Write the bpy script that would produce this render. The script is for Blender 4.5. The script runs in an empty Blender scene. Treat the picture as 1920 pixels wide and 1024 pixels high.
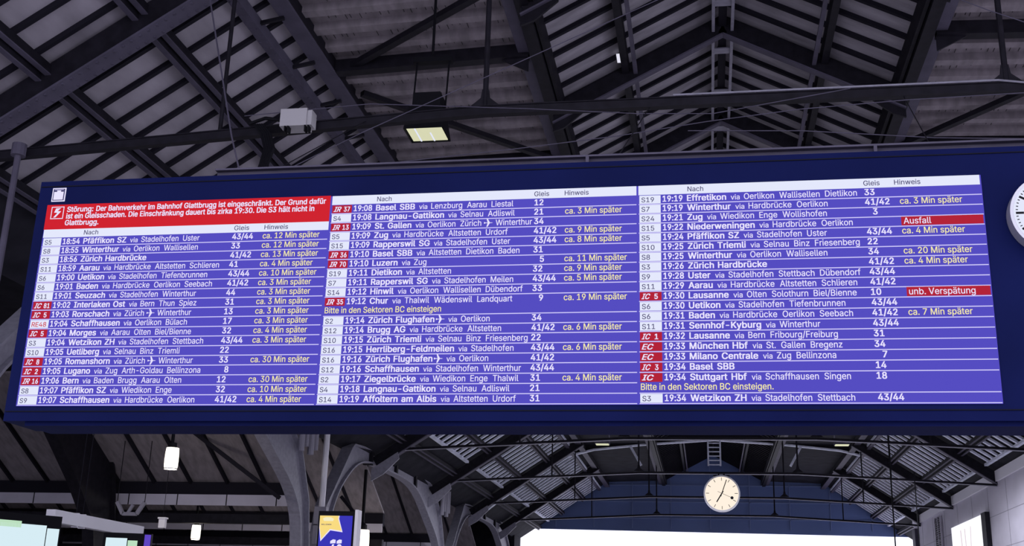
import bpy, bmesh, math, random
from mathutils import Vector, Matrix
random.seed(7)
SC = bpy.context.scene
COL = SC.collection

# ------------------------------------------------------------------ camera
def cam_axes(yaw, pitch, roll):
    cy, sy, cp, sp = math.cos(yaw), math.sin(yaw), math.cos(pitch), math.sin(pitch)
    f = Vector((sy * cp, cy * cp, sp)); rt = Vector((cy, -sy, 0)); up = rt.cross(f)
    return math.cos(roll) * rt + math.sin(roll) * up, -math.sin(roll) * rt + math.cos(roll) * up, f
R_, U_, F_ = cam_axes(-.17095, .30212, .029994)
cd = bpy.data.cameras.new('camera'); cam = bpy.data.objects.new('camera', cd); COL.objects.link(cam)
cd.sensor_width = 36; cd.lens = 36 * 2156 / 1920; cd.clip_end = 500
cam.matrix_world = Matrix(((R_.x, U_.x, -F_.x, 0), (R_.y, U_.y, -F_.y, 0), (R_.z, U_.z, -F_.z, 1.6), (0, 0, 0, 1)))
SC.camera = cam

# ------------------------------------------------------------------ light and exposure
W = bpy.data.worlds.new('sky'); SC.world = W; W.use_nodes = True
bg = W.node_tree.nodes['Background']; bg.inputs[0].default_value = (.86, .85, 1.0, 1); bg.inputs[1].default_value = 2.1
SC.view_settings.view_transform = 'Standard'; SC.view_settings.look = 'None'
SC.view_settings.exposure = 0; SC.view_settings.gamma = 1
SC.cycles.max_bounces = 6; SC.cycles.diffuse_bounces = 4

# ------------------------------------------------------------------ materials
def lin(r, g, b):
    f = lambda c: (c / 255 / 12.92) if c <= 10 else ((c / 255 + .055) / 1.055) ** 2.4
    return (f(r), f(g), f(b), 1)
def mat(name, col, rough=.7, metal=0, noise=None, spec=.3):
    m = bpy.data.materials.new(name); m.use_nodes = True
    nt = m.node_tree; b = nt.nodes['Principled BSDF']
    b.inputs['Roughness'].default_value = rough; b.inputs['Metallic'].default_value = metal
    b.inputs['Specular IOR Level'].default_value = spec
    c = (col[0], col[1], col[2], 1)
    if noise:
        sc, amt, stretch = noise
        tc = nt.nodes.new('ShaderNodeTexCoord'); mp = nt.nodes.new('ShaderNodeMapping'); mp.inputs['Scale'].default_value = stretch
        nz = nt.nodes.new('ShaderNodeTexNoise'); nz.inputs['Scale'].default_value = sc; nz.inputs['Detail'].default_value = 5
        rp = nt.nodes.new('ShaderNodeMapRange'); rp.inputs[1].default_value = .3; rp.inputs[2].default_value = .7
        rp.inputs[3].default_value = 1 - amt; rp.inputs[4].default_value = 1 + amt
        mx = nt.nodes.new('ShaderNodeVectorMath'); mx.operation = 'SCALE'; mx.inputs[0].default_value = c[:3]
        nt.links.new(tc.outputs['Object'], mp.inputs[0]); nt.links.new(mp.outputs[0], nz.inputs['Vector'])
        nt.links.new(nz.outputs['Fac'], rp.inputs[0]); nt.links.new(rp.outputs[0], mx.inputs['Scale'])
        nt.links.new(mx.outputs[0], b.inputs['Base Color'])
    else:
        b.inputs['Base Color'].default_value = c
    return m
def emit(name, col, s=1.0):
    m = bpy.data.materials.new(name); m.use_nodes = True; nt = m.node_tree
    b = nt.nodes['Principled BSDF']; b.inputs['Base Color'].default_value = (.01, .01, .01, 1)
    b.inputs['Specular IOR Level'].default_value = .05
    b.inputs['Emission Color'].default_value = (col[0], col[1], col[2], 1); b.inputs['Emission Strength'].default_value = s
    return m
M = dict(
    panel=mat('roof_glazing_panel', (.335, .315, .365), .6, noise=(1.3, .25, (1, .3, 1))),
    panel_dim=mat('roof_panel_dark', (.022, .022, .03), .8, spec=.05, noise=(1.0, .3, (1, 1, 1))),  # dark copy of the roof panels; shade of the far bays put into colour
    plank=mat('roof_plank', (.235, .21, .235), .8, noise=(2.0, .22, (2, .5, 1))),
    lantern=mat('lantern_panel', (.29, .275, .315), .7, noise=(1.5, .25, (.4, 2, 1))),
    seam=mat('plank_seam', (.05, .045, .05), .9),
    rib=mat('rib_dark', (.013, .012, .019), .8, spec=.1),
    rib_light=mat('rib_lit_pale', (.70, .73, .88), .6, noise=(2, .2, (1, 1, 1))),  # light on the far ribs and arch edge put into the colour
    steel=mat('steel_dark', (.012, .011, .017), .6, noise=(4, .3, (1, 1, 1)), spec=.12),
    steel_mid=mat('steel_grey', (.085, .078, .115), .6, noise=(2, .15, (1, 1, 1)), spec=.12),  # lighter copy of the dark steel; on flanges, light from below put into colour
    steel_light=mat('steel_pale_grey', (.26, .255, .32), .55, noise=(5, .15, (1, 1, 1))),
    navy=mat('navy_enamel', (.0052, .0085, .056), .6, noise=(.6, .15, (1, 1, 1)), spec=.03),
    black=mat('black_metal', (.006, .006, .009), .6, spec=.1),
    box=mat('grey_plastic', (.42, .41, .44), .6),
    clad=mat('cladding_panel', (.52, .50, .60), .7, noise=(.5, .12, (1, .5, 1))),
    endw=mat('blue_grey_glazing', (.12, .175, .38), .35, noise=(.15, .15, (1, 1, 1))),  # bluish haze at the hall end put into the glazing colour
    endbar=mat('glazing_bar_blue_grey', (.18, .24, .45), .5),
    concrete=mat('concrete', (.52, .50, .54), .85, noise=(1, .15, (1, 1, 1))),
    pipe=mat('zinc_pipe', (.30, .29, .36), .5),
    joint=mat('panel_joint', (.30, .29, .36), .8),
    white_paint=mat('white_paint', (.85, .84, .92), .5),
    clock_white=mat('clock_dial', (.75, .75, .78), .5),
    chrome=mat('brushed_rim', (.5, .5, .55), .35, .6),
    led_blue=emit('led_blue', lin(77, 68, 190)),
    led_white=emit('led_white', lin(232, 226, 255)),
    led_bar=emit('led_header_white', lin(226, 230, 250)),
    led_line=emit('led_rule', lin(208, 202, 250)),
    led_yellow=emit('led_yellow', lin(246, 234, 168)),
    led_red=emit('led_red', lin(205, 6, 28)),
    led_wine=emit('led_wine_red', lin(176, 4, 40)),
    led_dark=emit('led_dark_text', lin(70, 66, 110)),
    lamp=emit('lamp_glass', (1.0, .93, .80), 2.2),
    flood=emit('flood_reflector', lin(214, 214, 178)),
    dial_lit=emit('clock_dial_lit', lin(255, 240, 222)),
    scr_white=emit('screen_white', lin(214, 236, 244)),
    scr_green=emit('screen_green', lin(186, 222, 190)),
    scr_pink=emit('screen_pink', lin(200, 90, 110)),
    scr_violet=emit('screen_violet', lin(92, 66, 190)),
    scr_blue=emit('screen_blue', lin(52, 48, 180)),
    scr_yellow=emit('screen_yellow', lin(248, 218, 126)),
    scr_cream=emit('screen_cream', lin(244, 236, 196)),
    poster=emit('poster_lit', lin(248, 248, 255), 1.1),
    poster_pale=emit('poster_pale', lin(222, 208, 214)),
    daylight=emit('daylight_pane', lin(225, 225, 240)),
)

# ------------------------------------------------------------------ mesh helpers
class MB:
    def __init__(s): s.v = []; s.f = []; s.m = []
    def add(s, vs, fs, m=0):
        n = len(s.v); s.v += [tuple(v) for v in vs]
        for f in fs: s.f.append(tuple(i + n for i in f)); s.m.append(m)
        return s
    def hexa(s, p, m=0):
        return s.add(p, [(0, 3, 2, 1), (4, 5, 6, 7), (0, 1, 5, 4), (1, 2, 6, 5), (2, 3, 7, 6), (3, 0, 4, 7)], m)
    def box(s, x0, x1, y0, y1, z0, z1, m=0):
        return s.hexa([(x0, y0, z0), (x1, y0, z0), (x1, y1, z0), (x0, y1, z0), (x0, y0, z1), (x1, y0, z1), (x1, y1, z1), (x0, y1, z1)], m)
    def bar(s, a, b, w, h, up=(0, 0, 1), m=0):
        a, b = Vector(a), Vector(b); d = (b - a).normalized(); u = Vector(up)
        sd = d.cross(u).normalized(); u = sd.cross(d).normalized()
        sd = sd * w / 2; u = u * h / 2
        return s.hexa([a - sd - u, a + sd - u, b + sd - u, b - sd - u, a - sd + u, a + sd + u, b + sd + u, b - sd + u], m)
    def tube(s, a, b, r, n=10, m=0, r2=None):
        a, b = Vector(a), Vector(b); d = (b - a).normalized()
        u = d.orthogonal().normalized(); w = d.cross(u); r2 = r if r2 is None else r2
        vs = []
        for p, rr in ((a, r), (b, r2)):
            vs += [p + rr * (math.cos(2 * math.pi * i / n) * u + math.sin(2 * math.pi * i / n) * w) for i in range(n)]
        fs = [(i, (i + 1) % n, n + (i + 1) % n, n + i) for i in range(n)] + [tuple(range(n))[::-1], tuple(range(n, 2 * n))]
        return s.add(vs, fs, m)
    def path(s, pts, r, n=6, m=0):
        for a, b in zip(pts, pts[1:]): s.tube(a, b, r, n, m)
        return s
    def prism(s, poly, to3, d, m=0):
        d = Vector(d); n = len(poly); a = [Vector(to3(p)) for p in poly]
        return s.add(a + [p + d for p in a], [tuple(range(n))[::-1], tuple(range(n, 2 * n))] + [(i, (i + 1) % n, n + (i + 1) % n, n + i) for i in range(n)], m)
    def quad(s, a, b, c, d, m=0): return s.add([a, b, c, d], [(0, 1, 2, 3)], m)
    def build(s, name, mats, parent=None, kind=None):
        me = bpy.data.meshes.new(name); me.from_pydata(s.v, [], s.f)
        if not isinstance(mats, (list, tuple)): mats = [mats]
        for q in mats: me.materials.append(M[q])
        me.polygons.foreach_set('material_index', s.m); me.update()
        bm = bmesh.new(); bm.from_mesh(me); bmesh.ops.recalc_face_normals(bm, faces=bm.faces); bm.to_mesh(me); bm.free()
        o = bpy.data.objects.new(name, me); COL.objects.link(o)
        if parent is not None: attach(o, parent)
        if kind: o['kind'] = kind
        return o
def world_loc(o):
    v = Vector(o.location)
    p = o.parent
    return v if p is None else v + p['_w'] if False else v
def attach(o, p):
    o.parent = p
    r = p
    while r.parent is not None: r = r.parent
    # children are modelled in world coordinates: undo the root's placement once, at the first level
    if p.parent is None: o.matrix_parent_inverse = Matrix.Translation(-Vector(r.location))
def thing(name, label, cat, loc=(0, 0, 0), group=None):
    o = bpy.data.objects.new(name, None); COL.objects.link(o); o.location = loc; o.empty_display_size = .2
    o['label'] = label; o['category'] = cat
    if group: o['group'] = group
    return o
def tag(o, label, cat, group=None):
    o['label'] = label; o['category'] = cat
    if group: o['group'] = group
    return o
def copy_thing(root, loc, label, group=None):
    def cp(o, parent):
        c = o.copy(); COL.objects.link(c)
        if parent is not None: c.parent = parent; c.matrix_parent_inverse = o.matrix_parent_inverse.copy()
        for ch in o.children: cp(ch, c)
        return c
    r = cp(root, None); r.location = loc; r['label'] = label
    if group: r['group'] = group
    return r

# ------------------------------------------------------------------ hall section (x across, z up)
CX = .79
XB, ZB = 11.0, 16.9        # purlin girder: offset from the axis, height
XG, ZG = 5.12, 17.1        # lantern girder
ZR = 19.8                  # ridge
XA = 19.94                 # arcade line
SL = .65
def zs(off): return ZB - SL * (off - XB)
Y0, Y1 = 8.0, 122.0
PITCH = 14.3 / 15
def px(off, s): return CX + s * off

def deck(name, s, o0, z0, o1, z1, ya, yb, mat_names, th=.08):
    b = MB()
    x0, x1 = px(o0, s), px(o1, s)
    b.hexa([(x0, ya, z0), (x1, ya, z1), (x1, yb, z1), (x0, yb, z0), (x0, ya, z0 + th), (x1, ya, z1 + th), (x1, yb, z1 + th), (x0, yb, z0 + th)])
    return b
def ribs(b, s, o0, z0, o1, z1, ya, yb, w, h, m, inset=0.0, flange=None):
    k = math.ceil((ya - 22.3) / PITCH)
    y = 22.3 + k * PITCH
    while y < yb:
        b.bar((px(o0, s), y, z0 - h / 2), (px(o1, s), y, z1 - h / 2), w, h, m=m)
        if flange is not None:
            b.bar((px(o0, s), y, z0 - h - .012), (px(o1, s), y, z1 - h - .012), w * 1.5, .03, m=flange)
        y += PITCH
FAR = 64.9
for s, nm in ((-1, 'left'), (1, 'right')):
    # steep lower slope: pale panels between dark ribs near; lit ribs and shaded glass far away, put into the colours
    XE = 18.05
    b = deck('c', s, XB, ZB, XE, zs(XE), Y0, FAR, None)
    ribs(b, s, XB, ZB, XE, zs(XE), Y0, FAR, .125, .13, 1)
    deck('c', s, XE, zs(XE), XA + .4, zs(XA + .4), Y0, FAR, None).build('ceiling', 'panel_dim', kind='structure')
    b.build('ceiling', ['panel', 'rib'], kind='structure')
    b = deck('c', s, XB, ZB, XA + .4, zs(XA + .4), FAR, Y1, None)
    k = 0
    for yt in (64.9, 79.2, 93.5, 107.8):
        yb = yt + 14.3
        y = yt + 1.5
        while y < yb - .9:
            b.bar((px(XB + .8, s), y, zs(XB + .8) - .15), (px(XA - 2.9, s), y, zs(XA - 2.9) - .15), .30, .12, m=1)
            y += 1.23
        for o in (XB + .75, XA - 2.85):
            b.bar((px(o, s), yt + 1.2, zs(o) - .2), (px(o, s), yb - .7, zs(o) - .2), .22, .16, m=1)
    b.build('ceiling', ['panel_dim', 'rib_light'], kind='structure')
    # nearly flat middle strip of planks on close joists
    deck('c', s, XG, ZG, XB, ZB, 60, Y1, None).build('ceiling', 'panel_dim', kind='structure')  # far planks take the dark copy, shade put into their colour
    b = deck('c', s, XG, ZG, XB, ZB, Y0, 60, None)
    k = math.ceil((Y0 - 22.3) / PITCH); y = 22.3 + k * PITCH
    while y < 60:
        b.bar((px(XG, s), y, ZG - .11), (px(XB, s), y, ZB - .11), .30, .22, m=0)
        n = 30
        for i in range(n):          # narrow open joints between planks
            o = XG + (XB - XG) * (i + .5 + random.uniform(-.25, .25)) / n
            z = ZG + (ZB - ZG) * (o - XG) / (XB - XG)
            ln = random.uniform(.3, .62)
            b.box(px(o, s) - .008, px(o, s) + .008, y + .16, y + .16 + ln, z - .012, z + .01, 1)
        y += PITCH
    b.build('ceiling', ['plank', 'seam'], kind='structure')
    # lantern slope
    b = deck('c', s, 0, ZR, XG, ZG, Y0, Y1, None)
    ribs(b, s, 0, ZR, XG, ZG, Y0, Y1, .12, .13, 1)
    b.build('ceiling', ['lantern', 'rib'], kind='structure')

# ------------------------------------------------------------------ longitudinal girders and purlins
side = {-1: 'left', 1: 'right'}
for s in (-1, 1):
    r = thing('purlin_girder', f'deep grey riveted girder under the {side[s]} edge of the flat roof', 'girder', (px(XB, s), Y0, ZB - .6))
    g = MB(); g.box(px(XB, s) - .19, px(XB, s) + .19, Y0, Y1, ZB - .5, ZB - .06, 0)
    g.build('web', 'steel', r)
    g = MB(); g.box(px(XB, s) - .24, px(XB, s) + .24, Y0, Y1, ZB - .56, ZB - .5)
    g.build('bottom_flange', 'steel_mid', r)
    xo = XB + .85; g = MB(); g.box(px(xo, s) - .14, px(xo, s) + .14, Y0, Y1, zs(xo) - .36, zs(xo) - .05)
    for i in range(int((60 - Y0) / .33)):
        for dx in (-.09, .09):
            y = Y0 + i * .33; g.box(px(xo, s) + dx - .025, px(xo, s) + dx + .025, y, y + .05, zs(xo) - .385, zs(xo) - .36)
    g.build('riveted_side_beam', 'steel_mid', r)
    y = 19.8
    while y < 40:
        g = MB(); g.bar((px(XB + .1, s), y, ZB - .6), (px(xo + .1, s), y, ZB - .75), .09, .09); g.build('batten', 'steel', r); y += 2.4
    r = thing('lantern_girder', f'dark double timber girder carrying the {side[s]} foot of the lantern roof', 'girder', (px(XG, s), Y0, ZG - .6))
    g = MB(); g.box(px(XG - .03, s) - .16, px(XG - .03, s) + .16, Y0, Y1, ZG - .55, ZG + .05)
    g.box(px(XG - .28, s) - .05, px(XG - .28, s) + .05, Y0, Y1, ZG - .45, ZG + .12)
    g.build('timber_beam', 'steel', r)
    g = MB(); g.box(px(XG + .33, s) - .15, px(XG + .33, s) + .15, Y0, Y1, ZG - .40, ZG - .32)
    g.build('side_plate', 'steel_mid', r)
    zl = lambda o: ZR - (ZR - ZG) * o / XG
    g = MB(); o = 2.62
    g.box(px(o + .3, s) - .10, px(o + .3, s) + .10, Y0, Y1, zl(o) - .6, zl(o) - .15, 0)
    g.box(px(o, s) - .06, px(o, s) + .06, Y0, Y1, zl(o) - .62, zl(o) - .54, 1)
    tag(g.build('lantern_purlin', ['steel', 'steel_mid']), f'thin grey purlin halfway up the {side[s]} lantern slope', 'purlin')
    for o, w in ((13.45, 'upper'), (15.65, 'lower'), (18.05, 'lowest')):
        g = MB()
        for d in (-.11, .11):
            g.box(px(o + d, s) - .06, px(o + d, s) + .06, Y0, Y1, zs(o + d) - .40, zs(o + d) - .17, 0)
            g.box(px(o + d, s) - .075, px(o + d, s) + .075, Y0, Y1, zs(o + d) - .43, zs(o + d) - .40, 1)
        tag(g.build('roof_purlin', ['steel', 'steel_mid' if s < 0 else 'steel_mid']), f'twin-rail {w} purlin crossing the steep {side[s]} roof slope', 'purlin')

# catwalk hung under the ridge
r = thing('ridge_catwalk', 'narrow pale-railed maintenance catwalk hanging under the lantern ridge', 'catwalk', (CX, Y0, ZR - .9))
for dx, yb in ((-.28, 46), (.28, 46)):
    g = MB(); g.box(CX + dx - .045, CX + dx + .045, Y0, yb, ZR - .72, ZR - .58); g.build('rail', 'steel_light', r)
y = 24.0
while y < 46:
    g = MB(); g.box(CX - .28, CX + .28, y, y + .35, ZR - .66, ZR - .62); g.build('tread', 'steel_light', r); y += 2.9
g = MB(); g.box(CX - .12, CX + .12, Y0, 46, ZR - .55, ZR - .35); g.build('cable_duct', 'rib', r)

# ------------------------------------------------------------------ lantern frames
FR = {25.2: 'nearest dark lantern frame cut by the top of the picture', 31.6: 'dark chevron lantern frame seen above the long tie beam', 37.9: 'dark chevron lantern frame just above the display board'}
for y, lab in FR.items():
    r = thing('lantern_truss', lab, 'roof truss', (CX, y, ZG))
    for s in (-1, 1):
        g = MB(); g.bar((CX, y, ZR - .50), (px(XG, s), y, ZG - .50), .16, .56); g.build('rafter', 'steel', r)
        g = MB(); g.bar((CX, y, ZR - .80), (px(XG, s), y, ZG - .80), .26, .05); g.build('flange', 'steel_mid', r)  # lit underside of the rafter, put into the lighter steel colour
        g = MB(); g.prism([(0, 0), (1.0, .53), (.95, .02), (.35, -.5), (0, -.62)], lambda p: (px(XG - p[0], s), y - .04, ZG - .45 + p[1]), (0, .08, 0)); g.build('gusset_plate', 'steel', r)

# ------------------------------------------------------------------ main roof trusses
TZ = 12.2
def tie_z(off): return TZ if off < 5.28 else TZ - .052 * (off - 5.28)
def truss(y, label, full=True, hang=True):
    r = thing('roof_truss', label, 'roof truss', (px(XA, -1), y, 10.8))
    if full:
        for s in (-1, 1):
            nx = Vector((-s * SL, 0, -1)).normalized() * .42
            a = Vector((px(XB, s), y, ZB)) + nx; c = Vector((px(XA, s), y, zs(XA))) + nx
            g = MB(); g.bar(a, c, .34, .62); g.build('rafter', 'steel', r)
            a2 = a + nx.normalized() * .33; c2 = c + nx.normalized() * .33
            g = MB(); g.bar(a2, c2, .52, .05)
            if y < 30:
                d = (c2 - a2); n = 46
                for i in range(n):
                    for dy in (-.16, .16):
                        p = a2 + d * (i + .5) / n + Vector((0, dy, 0)) + nx.normalized() * .03
                        g.box(p.x - .035, p.x + .035, p.y - .035, p.y + .035, p.z - .02, p.z + .03)
            g.build('rafter_flange', 'steel_mid', r)  # lighter than the web: light on the underside put into colour
            if y > 40:   # pale bracket at the foot
                g = MB(); g.prism([(0, -.2), (1.5, .78), (1.6, .4), (.7, -.5), (0, -.9)], lambda p: (px(XA - .1 - p[0], s), y - .3, zs(XA) - .55 + p[1]), (0, .14, 0)); g.build('foot_bracket', 'steel_light', r)
    g = MB()
    xs = [-18.9, -5.28, 5.28, 18.9]
    for a, c in zip(xs, xs[1:]):
        if y > 40:
            g.bar((CX + a, y, tie_z(abs(a))), (CX + c, y, tie_z(abs(c))), .10, .13, m=0)
            g.bar((CX + a, y, tie_z(abs(a)) - .085), (CX + c, y, tie_z(abs(c)) - .085), .2, .03, m=1); continue
        g.bar((CX + a, y, tie_z(abs(a))), (CX + c, y, tie_z(abs(c))), .12, .17, m=0)
        g.bar((CX + a, y, tie_z(abs(a)) - .095), (CX + c, y, tie_z(abs(c)) - .095), .18, .025, m=0)
        g.bar((CX + a, y, tie_z(abs(a)) + .095), (CX + c, y, tie_z(abs(c)) + .095), .18, .025, m=0)
    g.build('tie_beam', ['steel', 'steel_light'], r)
    if y < 30:
        g = MB(); g.tube((-.5, y - .1, TZ + .13), (5.9, y - .1, TZ + .13), .022, 8); g.tube((5.9, y - .1, TZ + .13), (6.4, y - .1, TZ + .05), .022, 8)
        g.build('flange_highlight', 'steel_light', r)  # pale tube standing in for light caught on the tie's top flange
    for s in (-1, 1):
        x = px(5.28, s)
        g = MB(); g.tube((x, y, TZ + .1), (x, y, ZG + .04), .06, 10); g.build('hanger_rod', 'steel', r)
        g = MB(); g.prism([(-.36, .08), (-.1, .30), (-.07, .5), (.07, .5), (.1, .30), (.36, .08)], lambda p: (x + p[0], y - .03, TZ + p[1]), (0, .06, 0)); g.build('gusset_plate', 'steel', r)
        g = MB(); g.tube((px(11.25, s), y, tie_z(11.25)), (px(11.25, s), y, zs(11.25)), .05, 8); g.build('hanger_rod', 'steel', r)
    return r
truss(22.0, 'nearest roof truss whose long dark tie beam crosses above the display board')
truss(36.3, 'roof truss directly behind the top edge of the display board')
truss(64.9, 'first roof truss visible below the display board')
truss(79.2, 'roof truss from which the round far station clock hangs')
truss(93.5, 'roof truss just in front of the curved end arch')
truss(107.8, 'farthest thin tie truss in front of the blue end wall')

# flat-roof cross beams and wind braces
for y, s, lab in ((27.9, -1, 'dark cross beam under the left flat roof carrying the floodlight'), (27.9, 1, 'dark cross beam under the flat roof at upper right'),
                  (35.2, -1, 'dark cross beam under the left flat roof just above the board'), (35.2, 1, 'dark cross beam under the right flat roof just above the board')):
    g = MB(); g.bar((px(XB - .2, s), y, ZB - .30), (px(XG + .2, s), y, ZG - .30), .22, .36)
    g.bar((px(XB - .2, s), y, ZB - .50), (px(XG + .2, s), y, ZG - .50), .32, .05)
    g.prism([(0, 0), (.9, 0), (0, -.45)], lambda p: (px(XG + .2 + p[0], s), y - .03, ZG - .48 + p[1]), (0, .06, 0))
    tag(g.build('cross_beam', 'steel'), lab, 'beam')
for a, c, lab in (((-5.0, 24.35), (-9.75, 28.05), 'thick dark wind brace slanting down to the left from the top edge'),
                  ((-9.75, 29.6), (-4.8, 35.0), 'dark wind brace running behind the lit floodlight'),
                  ((11.3, 28.7), (6.33, 35.0), 'dark wind brace below the tie beam at right')):
    g = MB(); g.bar((a[0], a[1], 16.61), (c[0], c[1], 16.61), .20, .16)
    tag(g.build('wind_brace', 'steel'), lab, 'brace')

# end arch; light along its lower edge put into the flange colour
ARC = [(-18.75, 11.1), (-17.75, 11.9), (-13.93, 14.64), (-12.5, 15.5), (-11.1, 16.1), (-9.3, 16.55), (-5.0, 17.0), (.82, 17.4)]
arc = ARC + [(2 * .82 - x, z) for x, z in ARC[-2::-1]]
r = thing('end_arch', 'curved steel arch with a pale lit lower edge at the far end of the hall', 'arch', (CX, 97.6, 11))
g = MB()
for p, q in zip(arc, arc[1:]):
    up = Vector((-(q[1] - p[1]), 0, q[0] - p[0])).normalized()
    n = Vector((p[0], 97.6, p[1])); e = Vector((q[0], 97.6, q[1]))
    g.bar(n, e, .5, .12, up=up)
g.build('arch_flange', 'rib_light', r)
g = MB()
roof = [(px(XA, -1), zs(XA)), (px(XB, -1), ZB), (px(XG, -1), ZG), (CX, ZR - .1), (px(XG, 1), ZG), (px(XB, 1), ZB), (px(XA, 1), zs(XA))]
def roof_z(x):
    o = abs(x - CX)
    return zs(o) if o > XB else (ZB + (ZG - ZB) * (XB - o) / (XB - XG) if o > XG else ZR - (ZR - ZG) * o / XG)
xs = sorted(set([p[0] for p in arc] + [p[0] for p in roof if abs(p[0] - CX) < 19.4]))
def arc_z(x):
    for p, q in zip(arc, arc[1:]):
        if p[0] <= x <= q[0]: return p[1] + (q[1] - p[1]) * (x - p[0]) / (q[0] - p[0])
    return arc[0][1]
for a, c in zip(xs, xs[1:]):
    g.hexa([(a, 97.5, arc_z(a)), (c, 97.5, arc_z(c)), (c, 97.7, arc_z(c)), (a, 97.7, arc_z(a)), (a, 97.5, max(arc_z(a) + .02, roof_z(a) - .02)), (c, 97.5, max(arc_z(c) + .02, roof_z(c) - .02)), (c, 97.7, max(arc_z(c) + .02, roof_z(c) - .02)), (a, 97.7, max(arc_z(a) + .02, roof_z(a) - .02))])
g.build('gable_web', 'steel', r)
for dx in (-.55, .45):
    g = MB(); g.tube((CX + dx, 97.3, 17.3), (CX + dx, 97.3, 15.2), .07, 8); g.build('ladder_stile', 'rib_light', r)
g = MB()
for i in range(6): g.tube((CX - .55, 97.3, 15.3 + i * .36), (CX + .45, 97.3, 15.3 + i * .36), .05, 6)
g.build('ladder_rung', 'rib_light', r)
for s in (-1, 1):
    g = MB(); g.bar((px(7.0, s), 97.3, 16.8), (px(6.1, s), 97.3, 15.2), .14, .2); g.build('strut', 'rib_light', r)

# ------------------------------------------------------------------ end wall, right wall, floor, aisle shell
g = MB(); zb = 12.0
g.prism([(-19.7, zb), (20.5, 11.7), (20.5, 11.9), (px(XB, 1), 17), (CX, 20), (px(XB, -1), 17), (-19.7, 12.3)], lambda p: (p[0], 122.0, p[1]), (0, .4, 0), 0)
for i in range(1, 10):
    x = -19.6 + i * 4.0; g.box(x - .04, x + .04, 121.9, 122, zb + .2, min(roof_z(x) - .2, 30), 1)
for z in (13.2, 14.9, 16.6):
    g.box(-16.5, 18, 121.9, 122, z - .05, z + .05, 1)
g.build('wall_end', ['endw', 'endbar'], kind='structure')
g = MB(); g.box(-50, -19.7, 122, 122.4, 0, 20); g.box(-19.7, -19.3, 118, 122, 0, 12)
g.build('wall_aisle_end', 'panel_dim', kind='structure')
WX = 18.6
g = MB()
g.box(WX, WX + .5, 50, 111.2, 0, 11.75, 0)
g.box(WX - .12, WX + .62, 50, 111.2, 11.75, 12.42, 1)
for y in range(52, 112, 5): g.box(WX - .012, WX, y, y + .05, 0, 11.7, 2)
for z in (7.6, 9.7): g.box(WX - .012, WX, 50, 111.2, z, z + .04, 2)
g.build('wall_right', ['clad', 'white_paint', 'joint'], kind='structure')
g = MB(); g.box(-60, 40, -40, 135, -.2, 0); g.build('floor', 'concrete', kind='structure')
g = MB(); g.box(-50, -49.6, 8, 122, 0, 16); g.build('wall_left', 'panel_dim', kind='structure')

# ventilation grille, drip pipe and poster on the right wall
r = thing('vent_grille', 'tall slatted ventilation grille in the pale right wall', 'grille', (WX, 99.4, 0))
g = MB(); g.box(WX - .16, WX - .02, 98.1, 98.3, 6, 11.45); g.box(WX - .16, WX - .02, 99.3, 99.45, 6, 11.45); g.box(WX - .16, WX - .02, 100.5, 100.7, 6, 11.45); g.build('frame', 'clad', r)
g = MB(); g.box(WX - .05, WX - .02, 98.3, 100.5, 6, 11.45, 0); z = 6.05
while z < 11.4: g.box(WX - .13, WX - .05, 98.3, 100.5, z, z + .09, 1); z += .17
g.build('slats', ['rib', 'steel_mid'], r)
g = MB(); g.box(WX - .3, WX - .02, 109.2, 110.6, 4, 11.4)
tag(g.build('wall_recess_panel', 'steel_mid'), 'dark narrow panel at the far end of the right wall', 'panel')
r = thing('lit_poster', 'bright white backlit poster on the pale right wall', 'poster', (WX, 88, 5))
g = MB(); g.box(WX - .25, WX - .02, 83.1, 93.5, 4.9, 10.06); g.build('light_box', 'poster', r)
g = MB(); g.box(WX - .32, WX - .02, 81.9, 83.1, 4.8, 10.12); g.build('side_frame', 'steel', r)
g = MB()
for (ya, yb, w) in ((89.9, 90.3, .25), (88.6, 88.9, .2), (87.8, 86.9, .15)):
    g.hexa([(WX - .27, ya, 5), (WX - .27, ya - w, 5), (WX - .27, yb - w, 9.6), (WX - .27, yb, 9.6), (WX - .25, ya, 5), (WX - .25, ya - w, 5), (WX - .25, yb - w, 9.6), (WX - .25, yb, 9.6)])
g.build('figure_strokes', 'poster_pale', r)

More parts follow.
